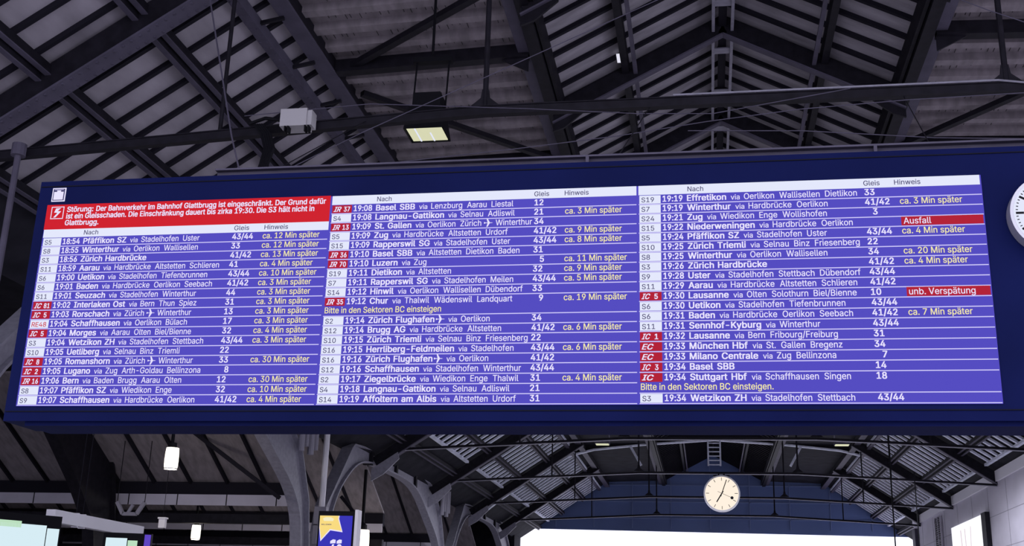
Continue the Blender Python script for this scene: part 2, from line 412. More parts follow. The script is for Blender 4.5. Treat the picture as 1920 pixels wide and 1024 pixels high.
# ------------------------------------------------------------------ left arcade
AX = px(XA, -1)
def curve_pts(ctrl, n=6):
    out = []
    P = [Vector(p) for p in ctrl]
    for i in range(len(P) - 1):
        p0 = P[max(i - 1, 0)]; p1 = P[i]; p2 = P[i + 1]; p3 = P[min(i + 2, len(P) - 1)]
        for k in range(n):
            t = k / n
            out.append(.5 * ((2 * p1) + (p2 - p0) * t + (2 * p0 - 5 * p1 + 4 * p2 - p3) * t * t + (3 * p1 - p0 - 3 * p2 + p3) * t ** 3))
    out.append(P[-1]); return out
def arcade(c, label, X=AX, dz=0, right_only=False, light='steel_light'):
    r = thing('steel_arcade', label, 'arcade', (X, c, 0))
    outer = [(c + .5, 0), (c + .7, 5), (c + 1.5, 7.4), (c + 5.4, 11.1), (c + 14.8, 11.75), (c + 24.1, 11.2), (c + 27.2, 9.6), (c + 28.7, 7.4), (c + 29.3, 5), (c + 29.5, 0)]
    inner = curve_pts([(c + 1.9, 0), (c + 2.1, 5), (c + 2.7, 7.4), (c + 4.6, 9.2), (c + 7.6, 10.45), (c + 13, 10.7), (c + 19.5, 10.5), (c + 24.1, 8.86), (c + 27.2, 7.2), (c + 28.2, 5), (c + 28.4, 0)])
    # resample outer to the same count by arc length of the inner index
    n = len(inner); seg = [0]
    O = [Vector(p) for p in outer]
    for a, b2 in zip(O, O[1:]): seg.append(seg[-1] + (b2 - a).length)
    marks = [0, 5.1 / seg[-1], seg[2] / seg[-1], (seg[2] + 3.2) / seg[-1], seg[3] / seg[-1] + .03, seg[4] / seg[-1] - .02, seg[5] / seg[-1] - .06, seg[6] / seg[-1] - .01, seg[7] / seg[-1], seg[8] / seg[-1], 1]
    def at(t):
        d = t * seg[-1]
        for i in range(len(O) - 1):
            if d <= seg[i + 1] + 1e-6: return O[i] + (O[i + 1] - O[i]) * ((d - seg[i]) / max(seg[i + 1] - seg[i], 1e-6))
        return O[-1]
    out = []
    for i in range(n):
        k = i / 6; j = min(int(k), 9); out.append(at(marks[j] + (marks[j + 1] - marks[j]) * (k - j)))
    keep = range(n - 1)
    if right_only: keep = range(int(n * .62), n - 1)
    web, fo, fi, st = MB(), MB(), MB(), MB()
    for i in keep:
        a, b2, d, e = inner[i], inner[i + 1], out[i + 1], out[i]
        web.hexa([(X - .09, a[0], a[1]), (X - .09, b2[0], b2[1]), (X - .09, d[0], d[1]), (X - .09, e[0], e[1]), (X + .09, a[0], a[1]), (X + .09, b2[0], b2[1]), (X + .09, d[0], d[1]), (X + .09, e[0], e[1])])
        fi.bar((X, a[0], a[1]), (X, b2[0], b2[1]), .55, .09, up=(0, -(b2[1] - a[1]), b2[0] - a[0]))
        if (d - e).length > .02: fo.bar((X, e[0], e[1]), (X, d[0], d[1]), .62, .1, up=(0, -(d[1] - e[1]), d[0] - e[0]))
    web.build('web', light, r); fi.build('soffit_flange', light, r); fo.build('top_flange', light, r)
    if not right_only:
        for y, za, zb2 in ((c + 9, 10.5, 11.4), (c + 14.6, 10.7, 11.75), (c + 19.6, 10.5, 11.5)):
            st.box(X - .26, X + .26, y, y + .35, za, zb2 - .05)
        st.build('stiffener', 'steel', r)
    return r
arcade(25, 'near arcade frame whose far leg stands beside the blue advert screen')
arcade(55, 'pale steel arcade arch directly above the blue advert screen')
arcade(85, 'smaller pale arcade arch receding towards the bright hall end')
g = MB(); AI = -29.4
leg = [(46.5, 11.2), (48, 9.7), (50.5, 7.8), (52.4, 6.06), (53.0, 4), (53.0, 0), (54.6, 0), (54.6, 4), (54.5, 6.1), (53.9, 8.5), (52.8, 10.5), (52.4, 11.2)]
g.prism(leg, lambda q: (AI - .1, q[0], q[1]), (.2, 0, 0))
for a, c in zip(leg[:5], leg[1:6]): g.bar((AI, a[0], a[1]), (AI, c[0], c[1]), .6, .1, up=(0, 1, 1), m=0)
for a, c in zip(leg[6:11], leg[7:]): g.bar((AI, a[0], a[1]), (AI, c[0], c[1]), .6, .1, up=(0, 1, 1), m=0)
g.box(AI - .15, AI + .15, 46, 53, 11.2, 12.5)
tag(g.build('raking_column', 'steel'), 'dark raking arcade leg in the side aisle at lower left', 'column')

def pipes(y, n, label):
    r = thing('downpipe_bundle', label, 'pipes', (AX + .5, y, 0))
    for i in range(n):
        g = MB(); g.tube((AX + .45 + .02 * i, y + i * .62, 9.4 + .3 * (i % 2)), (AX + .45 + .02 * i, y + i * .62, zs(XA) + .2), .16 - .03 * (i % 2), 10); g.build('pipe', 'pipe', r)
    return r
pipes(51.6, 4, 'bundle of zinc downpipes beside the near arcade leg')
pipes(81.8, 4, 'bundle of zinc downpipes between the two receding arcade arches')
r = thing('clamp_pole', 'slim pale pole with small grey clamps beside the blue advert screen', 'pole', (AX + .4, 55.4, 6.4))
g = MB(); g.tube((AX + .4, 55.4, 6.6), (AX + .4, 55.4, 12.4), .15, 10); g.build('tube', 'white_paint', r)
g = MB(); g.box(AX + .1, AX + .7, 55.2, 55.6, 6.3, 7.2); g.box(AX + .1, AX + .3, 55.2, 55.5, 5.4, 6.35); g.box(AX + .45, AX + .6, 55.2, 55.5, 5.2, 6.35); g.build('clamp', 'pipe', r)

g = MB(); g.box(-49.6, AX - .45, Y0, 122, 12.5, 12.7); g.build('ceiling', 'panel_dim', kind='structure')  # flat cover added over the aisle to keep sky light out
# side aisle: transverse gabled roofs with gutter beams
AL, AR = -49.5, AX - .5
for k, yg in enumerate((55, 70, 85, 100)):
    b = MB(); zr_, ze = 12.3, 8.3
    y0 = yg - 7.5
    b.hexa([(AL, y0, zr_), (AR, y0, zr_), (AR, yg, ze), (AL, yg, ze), (AL, y0, zr_ + .1), (AR, y0, zr_ + .1), (AR, yg, ze + .1), (AL, yg, ze + .1)], 0)
    x = AL + .6
    while x < AR:
        b.bar((x, y0, zr_ - .1), (x, yg, ze - .1), .13, .2, m=1); x += 1.95
    b.build('ceiling', ['plank', 'rib'], kind='structure')
    nm = ('first', 'second', 'third', 'fourth')[k]
    r = thing('gutter_beam', f'{nm} long gutter beam across the side aisle counted from the display board', 'beam', (AL, yg, 7.3))
    g = MB(); g.box(AL, AR, yg - .2, yg + .2, ze - .75, ze); g.build('soffit_channel', 'rib', r)
    g = MB(); g.box(AL, AR, yg - .26, yg - .2, ze - 1.15, ze - .62)
    g.build('fascia', 'clad', r)
    g = MB(); x = AL
    while x < AR: g.box(x, x + .05, yg - .275, yg - .26, ze - 1.15, ze - .62); x += 2.6
    g.build('joint', 'rib', r)
    g = MB(); g.box(AL, AR, yg - .1, yg + .3, ze - 2.0, ze - 1.55); g.build('cable_tray', 'steel', r)
for a, c, y, lab in (((-24.6, 10.6), (-17.9 - 1.6, 7.2), 51.5, 'thin dark diagonal brace right of the large pendant lamp'), ((-29.3, 10.4), (-31, 8.5), 53, 'short dark brace behind the raking aisle leg'),
                     ((-21.2, 8.9), (-17.6 - 2.0, 7.2), 66, 'dark diagonal brace behind the blue advert screen')):
    g = MB(); g.bar((a[0], y, a[1]), (c[0], y, c[1]), .18, .18); tag(g.build('aisle_brace', 'rib'), lab, 'brace')

# ------------------------------------------------------------------ pendant lamps
def pendant(loc, label, sc=1.0, rod=2.0):
    x, y, z = loc
    r = thing('pendant_lamp', label, 'lamp', (x, y, z))
    h, w = .82 * sc, .27 * sc
    g = MB(); n = 20
    prof = [(w * .88, z), (w * .97, z + .1 * h), (w, z + .4 * h), (w * .97, z + .75 * h), (w * .9, z + h)]
    for (ra, za), (rb, zb2) in zip(prof, prof[1:]): g.tube((x, y, za), (x, y, zb2), ra, n, 0, rb)
    g.build('glass_shade', 'lamp', r)
    g = MB(); g.tube((x, y, z - .02), (x, y, z + .02), w * .95, n); g.build('bottom_ring', 'chrome', r)
    g = MB(); g.tube((x, y, z + h), (x, y, z + h + .2 * sc), w * .55, 12); g.build('cap', 'black', r)
    g = MB(); g.tube((x - .04 * sc, y, z + h + .2 * sc), (x - .06, y, z + h + rod), .07 * sc, 8); g.build('stem', 'black', r)
    l = bpy.data.lights.new('lamp_bulb', 'POINT'); l.energy = 160 * sc; l.color = (1, .9, .75); l.shadow_soft_size = w
    lo = bpy.data.objects.new('lamp_bulb', l); COL.objects.link(lo); lo.location = (x, y, z - .15); attach(lo, r)
    return r
pendant((-22.86, 47, 7.9), 'large lit cylindrical pendant lamp in the side aisle', 1.1, 4.3)
pendant((-28.2, 62, 6.0), 'small lit pendant lamp below the first gutter beam', .95, 6.2)
pendant((-19.72, 66, 5.8), 'lit pendant lamp partly hidden behind the advert screen', 1.45, 4.6)
g = MB(); g.box(-24.5, -24.2, 49.8, 50, 5.62, 6.02); g.box(-24.54, -24.16, 49.75, 50.05, 6.02, 6.09); g.tube((-24.35, 49.9, 6.05), (-24.35, 49.9, 11.02), .012, 6, 1)
tag(g.build('loudspeaker', ['white_paint', 'rib']), 'small pale loudspeaker left of the small pendant lamp', 'loudspeaker')
g = MB()
p = [(-27.8, 6.98), (-27.45, 6.42), (-26.75, 6.42), (-26.4, 6.98)]
for a, c in zip(p, p[1:]): g.bar((a[0], 52, a[1]), (c[0], 52, c[1]), .16, .16)
for x in (-27.8, -26.4): g.tube((x, 52, 6.9), (x, 52, 12.5), .02, 6, 1)
g.bar((-27.2, 52, 6.45), (-26.98, 52, 6.85), .12, .12)
tag(g.build('pipe_bracket', ['pipe', 'rib']), 'pale U-shaped bracket hanging under the aisle roof', 'bracket')
g = MB(); g.box(-19.45, -19.15, 32.2, 37.9, 4.32, 4.69)
for y in (33.6, 34.0): g.box(-19.4, -19.2, y, y + .07, 4.28, 4.72); g.tube((-19.3, y + .03, 4.6), (-19.3, y + .03, 10.5), .014, 6, 1)
tag(g.build('sign_gantry', ['white_paint', 'rib']), 'pale horizontal beam carrying the small white display at lower left', 'beam')

# ------------------------------------------------------------------ platform displays and advert
def sign(name, label, p0, p1, ztop, h, th, cells, back='black'):
    a, c = Vector((p0[0], p0[1], 0)), Vector((p1[0], p1[1], 0)); d = (c - a).normalized(); n = Vector((d.y, -d.x, 0)); L = (c - a).length
    r = thing(name, label, 'display', (p0[0], p0[1], ztop - h))
    def P(u, v, o): return a + d * u * L + n * o + Vector((0, 0, ztop - h * v))
    def slab(u0, u1, v0, v1, o0, o1): return [P(u0, v1, o0), P(u1, v1, o0), P(u1, v1, o1), P(u0, v1, o1), P(u0, v0, o0), P(u1, v0, o0), P(u1, v0, o1), P(u0, v0, o1)]
    g = MB(); g.hexa(slab(0, 1, 0, 1, -th, 0)); g.build('casing', back, r)
    for (nm, m, u0, u1, v0, v1) in cells:
        g = MB(); g.hexa(slab(u0, u1, v0, v1, 0, .012)); g.build(nm, m, r)
    return r, P
sign('platform_display', 'white-green lit display cut by the lower left corner', (-20.4, 29.2), (-18.55, 31.6), 4.42, 1.8, .3,
     [('screen', 'scr_white', .02, .86, .16, .97), ('side_strip', 'scr_white', .87, .985, .2, .97), ('green_field', 'scr_green', .3, .62, .12, .22), ('red_field', 'scr_pink', .3, .6, .62, .75)])
sign('platform_display', 'small white lit display with violet edge under the pale beam', (-18.6, 34.2), (-17.2, 34.6), 4.2, 1.6, .25,
     [('screen', 'scr_white', .06, .5, .10, .97), ('green_field', 'scr_green', .52, .72, .14, .97), ('violet_strip', 'scr_violet', .86, .99, .02, .97)])
r, P = sign('advert_screen', 'upright blue advert screen with a large yellow star', (-10.22, 30), (-9.17, 30), 4.53, 2.2, .22,
            [('screen', 'scr_blue', .045, .90, .055, .97)])
def flat_on(P, pts, o, t=.006):
    g = MB(); g.prism(pts, lambda q: P(q[0], q[1], o), P(0, 0, o + t) - P(0, 0, o)); return g
star = [(.045, .056), (.54, .056), (.53, .095), (.64, .235), (.33, .215), (.12, .335), (.055, .19)]
big = [(.045, .056), (.56, .056), (.55, .09), (.665, .25), (.34, .23), (.10, .36), (.045, .20)]
flat_on(P, big, .013).build('star_outline', 'led_white', r)
flat_on(P, star, .020).build('star', 'scr_yellow', r)
flat_on(P, [(.13, .09), (.2, .075), (.34, .075), (.42, .095), (.40, .12), (.16, .12)], .027).build('star_glow', 'scr_cream', r)
SIGN_P = P; SIGN_R = r
g = MB(); g.box(-9.17, -9.09, 29.85, 30.2, 2.0, 4.56); g.build('side_post', 'white_paint', r)

# ------------------------------------------------------------------ departure board
BY = 16.0
board = thing('departure_board', 'huge blue departure board listing trains in three columns', 'display board', (-3.3, BY, 4.46))
g = MB(); g.box(-10.62, 6.2, BY + .02, BY + .95, 4.46, 8.40); g.build('housing', 'navy', board)
g = MB()
for z in (4.60, 8.30): g.box(-10.6, 6.2, BY + .005, BY + .02, z, z + .012)
g.build('seam', 'black', board)
g = MB(); g.box(-10.3, 6.2, BY + .1, BY + .85, 4.40, 4.46); g.build('underside_tray', 'navy', board)
g = MB(); g.box(-7.9, 6.2, BY + .70, BY + .8, 8.40, 8.74, 0); g.box(-7.9, 6.2, BY + .6, BY + .95, 8.74, 8.77, 0)
for x in (-1.75, 2.6): g.box(x, x + .05, BY + .6, BY + .72, 8.40, 8.74, 0)
g.build('support_beam', 'steel_mid', board)
for x in (-7.6, -1.5, 3.6):
    g = MB(); g.tube((x, BY + .75, 8.39), (x + .5, 22, TZ - .1), .010, 8); g.build('suspension_wire', 'steel', board)

import os
FONT = None
try:    # the sans serif that ships inside Blender; the built-in face otherwise
    FONT = bpy.data.fonts.load(os.path.join(bpy.utils.system_resource('DATAFILES'), 'fonts', 'Inter.woff2'))
except Exception:
    FONT = None
from mathutils.geometry import delaunay_2d_cdt
def outline(txt):
    cu = bpy.data.curves.new('t', 'FONT'); cu.body = txt; cu.size = 1; cu.resolution_u = 2; cu.fill_mode = 'NONE'
    if FONT is not None: cu.font = FONT
    o = bpy.data.objects.new('t', cu); COL.objects.link(o)
    dg = bpy.context.evaluated_depsgraph_get(); dg.update()
    me = o.evaluated_get(dg).to_mesh()
    vs = [(v.co.x, v.co.y) for v in me.vertices]; es = [tuple(e.vertices) for e in me.edges]
    o.evaluated_get(dg).to_mesh_clear(); bpy.data.objects.remove(o); bpy.data.curves.remove(cu)
    return vs, es
def width_of(txt):
    vs, _ = outline(txt); return max(v[0] for v in vs) - min(v[0] for v in vs)
HH = width_of('HH'); GLY = {}
def glyph(ch):
    """triangles of one letter (overlapping strokes united by winding number) and its advance"""
    if ch in GLY: return GLY[ch]
    adv = width_of('H' + ch + 'H') - HH
    if ch == ' ': GLY[ch] = ([], [], adv); return GLY[ch]
    vs, es = outline(ch)
    h0 = .0
    seg = [(a, b) if abs(a - b) == 1 and a < b else (max(a, b), min(a, b)) if abs(a - b) != 1 else (b, a) for a, b in es]
    key, mp, nv = {}, [], []
    for v in vs:
        k = (round(v[0], 4), round(v[1], 4))
        if k not in key: key[k] = len(nv); nv.append(Vector(v))
        mp.append(key[k])
    dirs = [(mp[a], mp[b]) for a, b in seg if mp[a] != mp[b]]
    r = delaunay_2d_cdt(nv, list({tuple(sorted(d)) for d in dirs}), [], 0, 1e-5)
    V = r[0]; out = []
    for f in r[2]:
        cx = sum(V[i].x for i in f) / 3; cy = sum(V[i].y for i in f) / 3; w = 0
        for a, b in dirs:
            A, B = nv[a], nv[b]
            if (A.y <= cy) != (B.y <= cy):
                if A.x + (cy - A.y) / (B.y - A.y) * (B.x - A.x) > cx: w += 1 if B.y > A.y else -1
        if w: out.append(tuple(f))
    GLY[ch] = ([(v.x, v.y) for v in V], out, adv); return GLY[ch]
TXT = {}
def text_mesh(s, bold):
    key = (s, bold)
    if key in TXT: return TXT[key]
    vs, fs, x = [], [], 0.0
    for ch in s:
        gv, gf, adv = glyph(ch)
        for dx, dy in (((-.034, -.016), (.034, -.016), (.034, .016), (-.034, .016)) if bold else ((-.011, -.006), (.011, .006), (.011, -.006), (-.011, .006))):
            n = len(vs); vs += [(x + v[0] + dx * SZ, v[1] + dy * SZ, 0) for v in gv]; fs += [tuple(i + n for i in f) for f in gf]
        x += adv + (.012 * SZ if bold else 0)
    x0 = min((v[0] for v in vs), default=0); x1 = max((v[0] for v in vs), default=0)
    TXT[key] = (vs, fs, x0, x1); return TXT[key]
SZ = 1.0
SZ = max(v[1] for v in glyph('H')[0]) / .72
hv = text_mesh('H', False); CAP = max(v[1] for v in hv[0])
def put(mb, s, x, z, cap, m, bold=False, sx=1.0, width=None, shear=0.0, y=None, dark=None):
    """write s with its baseline at (x, z); returns the right end"""
    vs, fs, a, b2 = text_mesh(s, bold); k = cap / CAP; kx = k * sx
    if width: kx = width / (b2 - a)
    yy = (BY - .013) if y is None else y
    mb.add([(x + (v[0] - a) * kx + v[1] * k * shear, yy, z + v[1] * k) for v in vs], fs, m)
    return x + (b2 - a) * kx
def nat(s, bold): t = text_mesh(s, bold); return t[3] - t[2]
cap = .092
SXB = 1.07 / (nat('Affoltern am Albis', True) * cap / CAP)
SXR = .90 / ((nat('Altstetten', False) + nat('Urdorf', False)) * cap / CAP + .075)
SXY = .845 / (nat('ca. 4 Min später', False) * cap / CAP)
SXT = .292 / (nat('19:19', True) * cap / CAP)
SXG = .343 / (nat('43/44', True) * cap / CAP)
MATS = ['led_line', 'led_bar', 'led_white', 'led_yellow', 'led_red', 'led_dark', 'led_wine', 'led_blue']
def plate(mb, x0, x1, z0, z1, y0, m, th=.005): mb.box(x0, x1, y0, y0 + th, z0, z1, m)
PLANE = [(-.5, .09), (-.42, .09), (-.34, .03), (-.1, .03), (-.22, .42), (-.08, .42), (.16, .03), (.36, .03), (.5, 0), (.36, -.03), (.16, -.03), (-.08, -.42), (-.22, -.42), (-.1, -.03), (-.34, -.03), (-.42, -.09), (-.5, -.09)]
def words(mb, txt, x, z, m, bold, sx):
    """a run of words; '^' is the airport sign"""
    for i, w in enumerate(txt.split()):
        if w == '^':
            c = x - .02 + .055
            mb.add([(c + p[0] * .135, BY - .013, z + .044 + p[1] * .15) for p in PLANE], [tuple(range(len(PLANE)))], m); x = c + .055 + .045 + .01
        else:
            x = put(mb, w, x, z, cap, m, bold, sx) + (.075 if not bold else .055)
    return x - (.075 if not bold else .055)
YS, YT = BY - .008, BY - .013
def badge(mb, kind, x0, x1, z0, z1):
    if kind[0] == 'S' or kind.startswith('RE'):
        plate(mb, x0, x1, z0 + .012, z1 - .010, YS, 1)
        put(mb, kind, x0 + .03, z0 + .034, .075, 5 if kind[0] == 'S' else 4, False, 1.0, y=BY - .0095)
    else:
        plate(mb, x0, x1, z0 + .012, z1 - .010, YS, 6)
        a, _, n = kind.partition(' ')
        e = put(mb, a, x0 + .022, z0 + .034, .080, 2, True, width=.108 if n else .15, shear=.35, y=BY - .0095)
        if n: put(mb, n, x1 - .022 - .052 * len(n) - (.03 if len(n) == 1 else 0), z0 + .034, .078, 2, True, width=.050 * len(n), y=BY - .0095)
def row(panel, C, zt, ph, r, last=False):
    kind, t, dest, via, gl, note = r[:6]; sub = r[6] if len(r) > 6 else None
    z0 = zt - ph; mb = MB(); zl = z0 - (ph if sub else 0)
    badge(mb, kind, C['b'], C['b'] + .312, z0, zt)
    zb2 = z0 + .034
    put(mb, t, C['t'], zb2, cap, 2, True, SXT)
    x = C['d']
    e = words(mb, dest, x, zb2, 2, True, SXB)
    if via:
        e = put(mb, 'via', e + .065, zb2, .078, 2, False, .95) + .06
        words(mb, via, e, zb2, 2, False, SXR)
    if gl:
        put(mb, gl, C['g'] + (.10 if len(gl) == 1 else 0), zb2 + .004, cap, 2, True, SXG)
    if note:
        if note in ('Ausfall', 'unb. Verspätung'):
            plate(mb, C['h'] + .0, C['e'] - .01, z0 + .012, zt - .004, YS, 6)
            put(mb, note, C['h'] + .03, zb2, cap, 2, False, SXY * 1.02, y=BY - .0135)
        else: put(mb, note, C['h'], zb2 + .004, cap, 3, False, SXY)
    if sub: put(mb, sub, C['b'] + .01, zl + .045, cap, 3, False, SXY * .97)
    plate(mb, C['b'] - .01, C['e'], zl - .006, zl + .007, YS, 0)
    mb.build('departure_row', MATS, panel)
    return zl
S = lambda n: f'ca. {n} Min später'
LEFT = [('S5', '18:54', 'Pfäffikon SZ', 'Stadelhofen Uster', '43/44', S(12)), ('S8', '18:55', 'Winterthur', 'Oerlikon Wallisellen', '33', S(12)),
        ('S3', '18:56', 'Zürich Hardbrücke', '', '41/42', S(13)), ('S11', '18:59', 'Aarau', 'Hardbrücke Altstetten Schlieren', '41', S(4)),
        ('S6', '19:00', 'Uetikon', 'Stadelhofen Tiefenbrunnen', '43/44', S(10)), ('S6', '19:01', 'Baden', 'Hardbrücke Oerlikon Seebach', '41/42', S(3)),
        ('S11', '19:01', 'Seuzach', 'Stadelhofen Winterthur', '44', S(3)), ('IC 81', '19:02', 'Interlaken Ost', 'Bern Thun Spiez', '31', S(3)),
        ('IC 5', '19:03', 'Rorschach', 'Zürich ^ Winterthur', '13', S(3)), ('RE48', '19:04', 'Schaffhausen', 'Oerlikon Bülach', '17', S(3)),
        ('IC 5', '19:04', 'Morges', 'Aarau Olten Biel/Bienne', '32', S(4)), ('S3', '19:04', 'Wetzikon ZH', 'Stadelhofen Stettbach', '43/44', S(3)),
        ('S10', '19:05', 'Uetliberg', 'Selnau Binz Triemli', '22', ''), ('IC 8', '19:05', 'Romanshorn', 'Zürich ^ Winterthur', '33', S(30)),
        ('IC 2', '19:05', 'Lugano', 'Zug Arth-Goldau Bellinzona', '8', ''), ('IR 16', '19:06', 'Bern', 'Baden Brugg Aarau Olten', '12', S(30)),
        ('S8', '19:07', 'Pfäffikon SZ', 'Wiedikon Enge', '32', S(10)), ('S9', '19:07', 'Schaffhausen', 'Hardbrücke Oerlikon', '41/42', S(4))]
MID = [('IR 37', '19:08', 'Basel SBB', 'Lenzburg Aarau Liestal', '12', ''), ('S4', '19:08', 'Langnau-Gattikon', 'Selnau Adliswil', '21', S(3)),
       ('IR 13', '19:09', 'St. Gallen', 'Oerlikon Zürich ^ Winterthur', '34', ''), ('S5', '19:09', 'Zug', 'Hardbrücke Altstetten Urdorf', '41/42', S(9)),
       ('S15', '19:09', 'Rapperswil SG', 'Stadelhofen Uster', '43/44', S(8)), ('IR 36', '19:10', 'Basel SBB', 'Altstetten Dietikon Baden', '31', ''),
       ('IR 70', '19:10', 'Luzern', 'Zug', '5', S(11)), ('S19', '19:11', 'Dietikon', 'Altstetten', '32', S(9)),
       ('S7', '19:11', 'Rapperswil SG', 'Stadelhofen Meilen', '43/44', S(5)), ('S14', '19:12', 'Hinwil', 'Oerlikon Wallisellen Dübendorf', '33', ''),
       ('IR 35', '19:12', 'Chur', 'Thalwil Wädenswil Landquart', '9', S(19), 'Bitte in den Sektoren BC einsteigen'),
       ('S2', '19:14', 'Zürich Flughafen ^', 'Oerlikon', '34', ''), ('S12', '19:14', 'Brugg AG', 'Hardbrücke Altstetten', '41/42', S(6)),
       ('S10', '19:15', 'Zürich Triemli', 'Selnau Binz Friesenberg', '22', ''), ('S16', '19:15', 'Herrliberg-Feldmeilen', 'Stadelhofen', '43/44', S(6)),
       ('S16', '19:16', 'Zürich Flughafen ^', 'Oerlikon', '41/42', ''), ('S12', '19:16', 'Schaffhausen', 'Stadelhofen Winterthur', '43/44', ''),
       ('S2', '19:17', 'Ziegelbrücke', 'Wiedikon Enge Thalwil', '31', S(4)), ('S4', '19:18', 'Langnau-Gattikon', 'Selnau Adliswil', '21', ''),
       ('S14', '19:19', 'Affoltern am Albis', 'Altstetten Urdorf', '31', '')]
RIGHT = [('S19', '19:19', 'Effretikon', 'Oerlikon Wallisellen Dietlikon', '33', ''), ('S7', '19:19', 'Winterthur', 'Hardbrücke Oerlikon', '41/42', S(3)),
         ('S24', '19:21', 'Zug', 'Wiedikon Enge Wollishofen', '3', ''), ('S15', '19:22', 'Niederweningen', 'Hardbrücke Oerlikon', '', 'Ausfall'),
         ('S5', '19:24', 'Pfäffikon SZ', 'Stadelhofen Uster', '43/44', S(4)), ('S10', '19:25', 'Zürich Triemli', 'Selnau Binz Friesenberg', '22', ''),
         ('S8', '19:25', 'Winterthur', 'Oerlikon Wallisellen', '34', S(20)), ('S3', '19:26', 'Zürich Hardbrücke', '', '41/42', S(4)),
         ('S9', '19:28', 'Uster', 'Stadelhofen Stettbach Dübendorf', '43/44', ''), ('S11', '19:29', 'Aarau', 'Hardbrücke Altstetten Schlieren', '41/42', ''),
         ('IC 5', '19:30', 'Lausanne', 'Olten Solothurn Biel/Bienne', '10', 'unb. Verspätung'), ('S6', '19:30', 'Uetikon', 'Stadelhofen Tiefenbrunnen', '43/44', ''),
         ('S6', '19:31', 'Baden', 'Hardbrücke Oerlikon Seebach', '41/42', S(7)), ('S11', '19:31', 'Sennhof-Kyburg', 'Winterthur', '43/44', ''),
         ('IC 1', '19:32', 'Lausanne', 'Bern Fribourg/Freiburg', '31', ''), ('EC', '19:33', 'München Hbf', 'St. Gallen Bregenz', '34', ''),
         ('EC', '19:33', 'Milano Centrale', 'Zug Bellinzona', '7', ''), ('IC 3', '19:34', 'Basel SBB', '', '14', ''),
         ('IC', '19:34', 'Stuttgart Hbf', 'Schaffhausen Singen', '18', '', 'Bitte in den Sektoren BC einsteigen.'),
         ('S3', '19:34', 'Wetzikon ZH', 'Stadelhofen Stettbach', '43/44', '')]
ZT, ZBOT = 7.970, 4.698
COLS = [dict(b=-10.405, t=-10.06, d=-9.705, g=-7.20, h=-6.70, e=-5.655, x0=-10.43, x1=-5.63),
        dict(b=-5.61, t=-5.265, d=-4.91, g=-2.45, h=-1.985, e=-.925, x0=-5.63, x1=-.905),
        dict(b=-.882, t=-.541, d=-.186, g=2.33, h=2.81, e=3.925, x0=-.905, x1=3.935)]
for ci, (C, rows) in enumerate(zip(COLS, (LEFT, MID, RIGHT))):
    pn = MB(); pn.box(C['x0'], C['x1'], BY - .005, BY + .02, ZBOT - .01, ZT)
    panel = pn.build('display_panel', 'led_blue', board)
    if ci == 0:
        zh = 7.556; hh = .138; ph = (zh - hh - ZBOT) / 18
        mb = MB(); plate(mb, C['x0'], C['x1'] - .02, zh, ZT + .01, YS, 4)
        # warning bolt in a rounded frame
        X0, Xr, Z0, Zr = -10.345, -10.125, 7.735, 7.945
        for a in ((X0, Xr, Z0, Z0 + .012), (X0, Xr, Zr - .012, Zr), (X0, X0 + .012, Z0, Zr), (Xr - .012, Xr, Z0, Zr)): plate(mb, *a, BY - .011, 2, .003)
        bolt = [(.62, .88), (.28, .55), (.5, .45), (.25, .1), (.42, .08), (.78, .5), (.55, .58), (.85, .82)]
        bolt = [(.36, .86), (.24, .52), (.52, .50), (.22, .12), (.40, .12), (.80, .62), (.50, .64), (.76, .88)]
        mb.add([(X0 + p[0] * .22, BY - .0115, Z0 + p[1] * .21) for p in bolt], [tuple(range(len(bolt)))[::-1]], 2)
        e = put(mb, 'Störung:', -10.07, 7.850, .088, 2, True, .95, y=BY - .012)
        put(mb, 'Der Bahnverkehr im Bahnhof Glattbrugg ist eingeschränkt. Der Grund dafür', e + .05, 7.850, .088, 2, True, width=-5.72 - e - .05, y=BY - .012)
        put(mb, 'ist ein Gleisschaden. Die Einschränkung dauert bis zirka 19:30. Die S3 hält nicht in', -10.07, 7.735, .088, 2, True, width=4.17, y=BY - .012)
        put(mb, 'Glattbrugg.', -10.075, 7.622, .088, 2, True, width=.585, y=BY - .012)
        mb.build('disruption_banner', MATS, panel)
        heads = (('Nach', -9.715, .245), ('Gleis', -7.18, .245), ('Hinweis', -6.685, .385))
    else:
        zh = ZT; hh = .145; ph = (zh - hh - ZBOT) / 21
        heads = (('Nach', C['d'] + .01, .23), ('Gleis', C['g'] - .005, .225), ('Hinweis', C['h'] - .01 - (.05 if ci == 2 else 0), .36))
    mb = MB(); plate(mb, C['x0'] + .01, C['x1'] - .02, zh - hh, zh, YS, 1)
    for s_, x, w in heads: put(mb, s_, x, zh - hh + .035, .075, 5, False, width=w)
    mb.build('header_bar', MATS, panel)
    z = zh - hh
    for r_ in rows: z = row(panel, C, z, ph, r_)
# luggage symbol above the banner
mb = MB(); X0, Z0 = -10.39, 8.045; w, h = .235, .235
plate(mb, X0, X0 + w, Z0, Z0 + h, BY + .012, 2); plate(mb, X0 + .018, X0 + w - .018, Z0 + .018, Z0 + h - .018, BY + .008, 5)
plate(mb, X0 + .035, X0 + w - .035, Z0 + .03, Z0 + .165, BY + .004, 2); plate(mb, X0 + .085, X0 + w - .085, Z0 + .165, Z0 + .19, BY + .004, 2); plate(mb, X0 + .04, X0 + w - .04, Z0 + .2, Z0 + .207, BY + .004, 0)
mb.build('luggage_symbol', MATS, board)

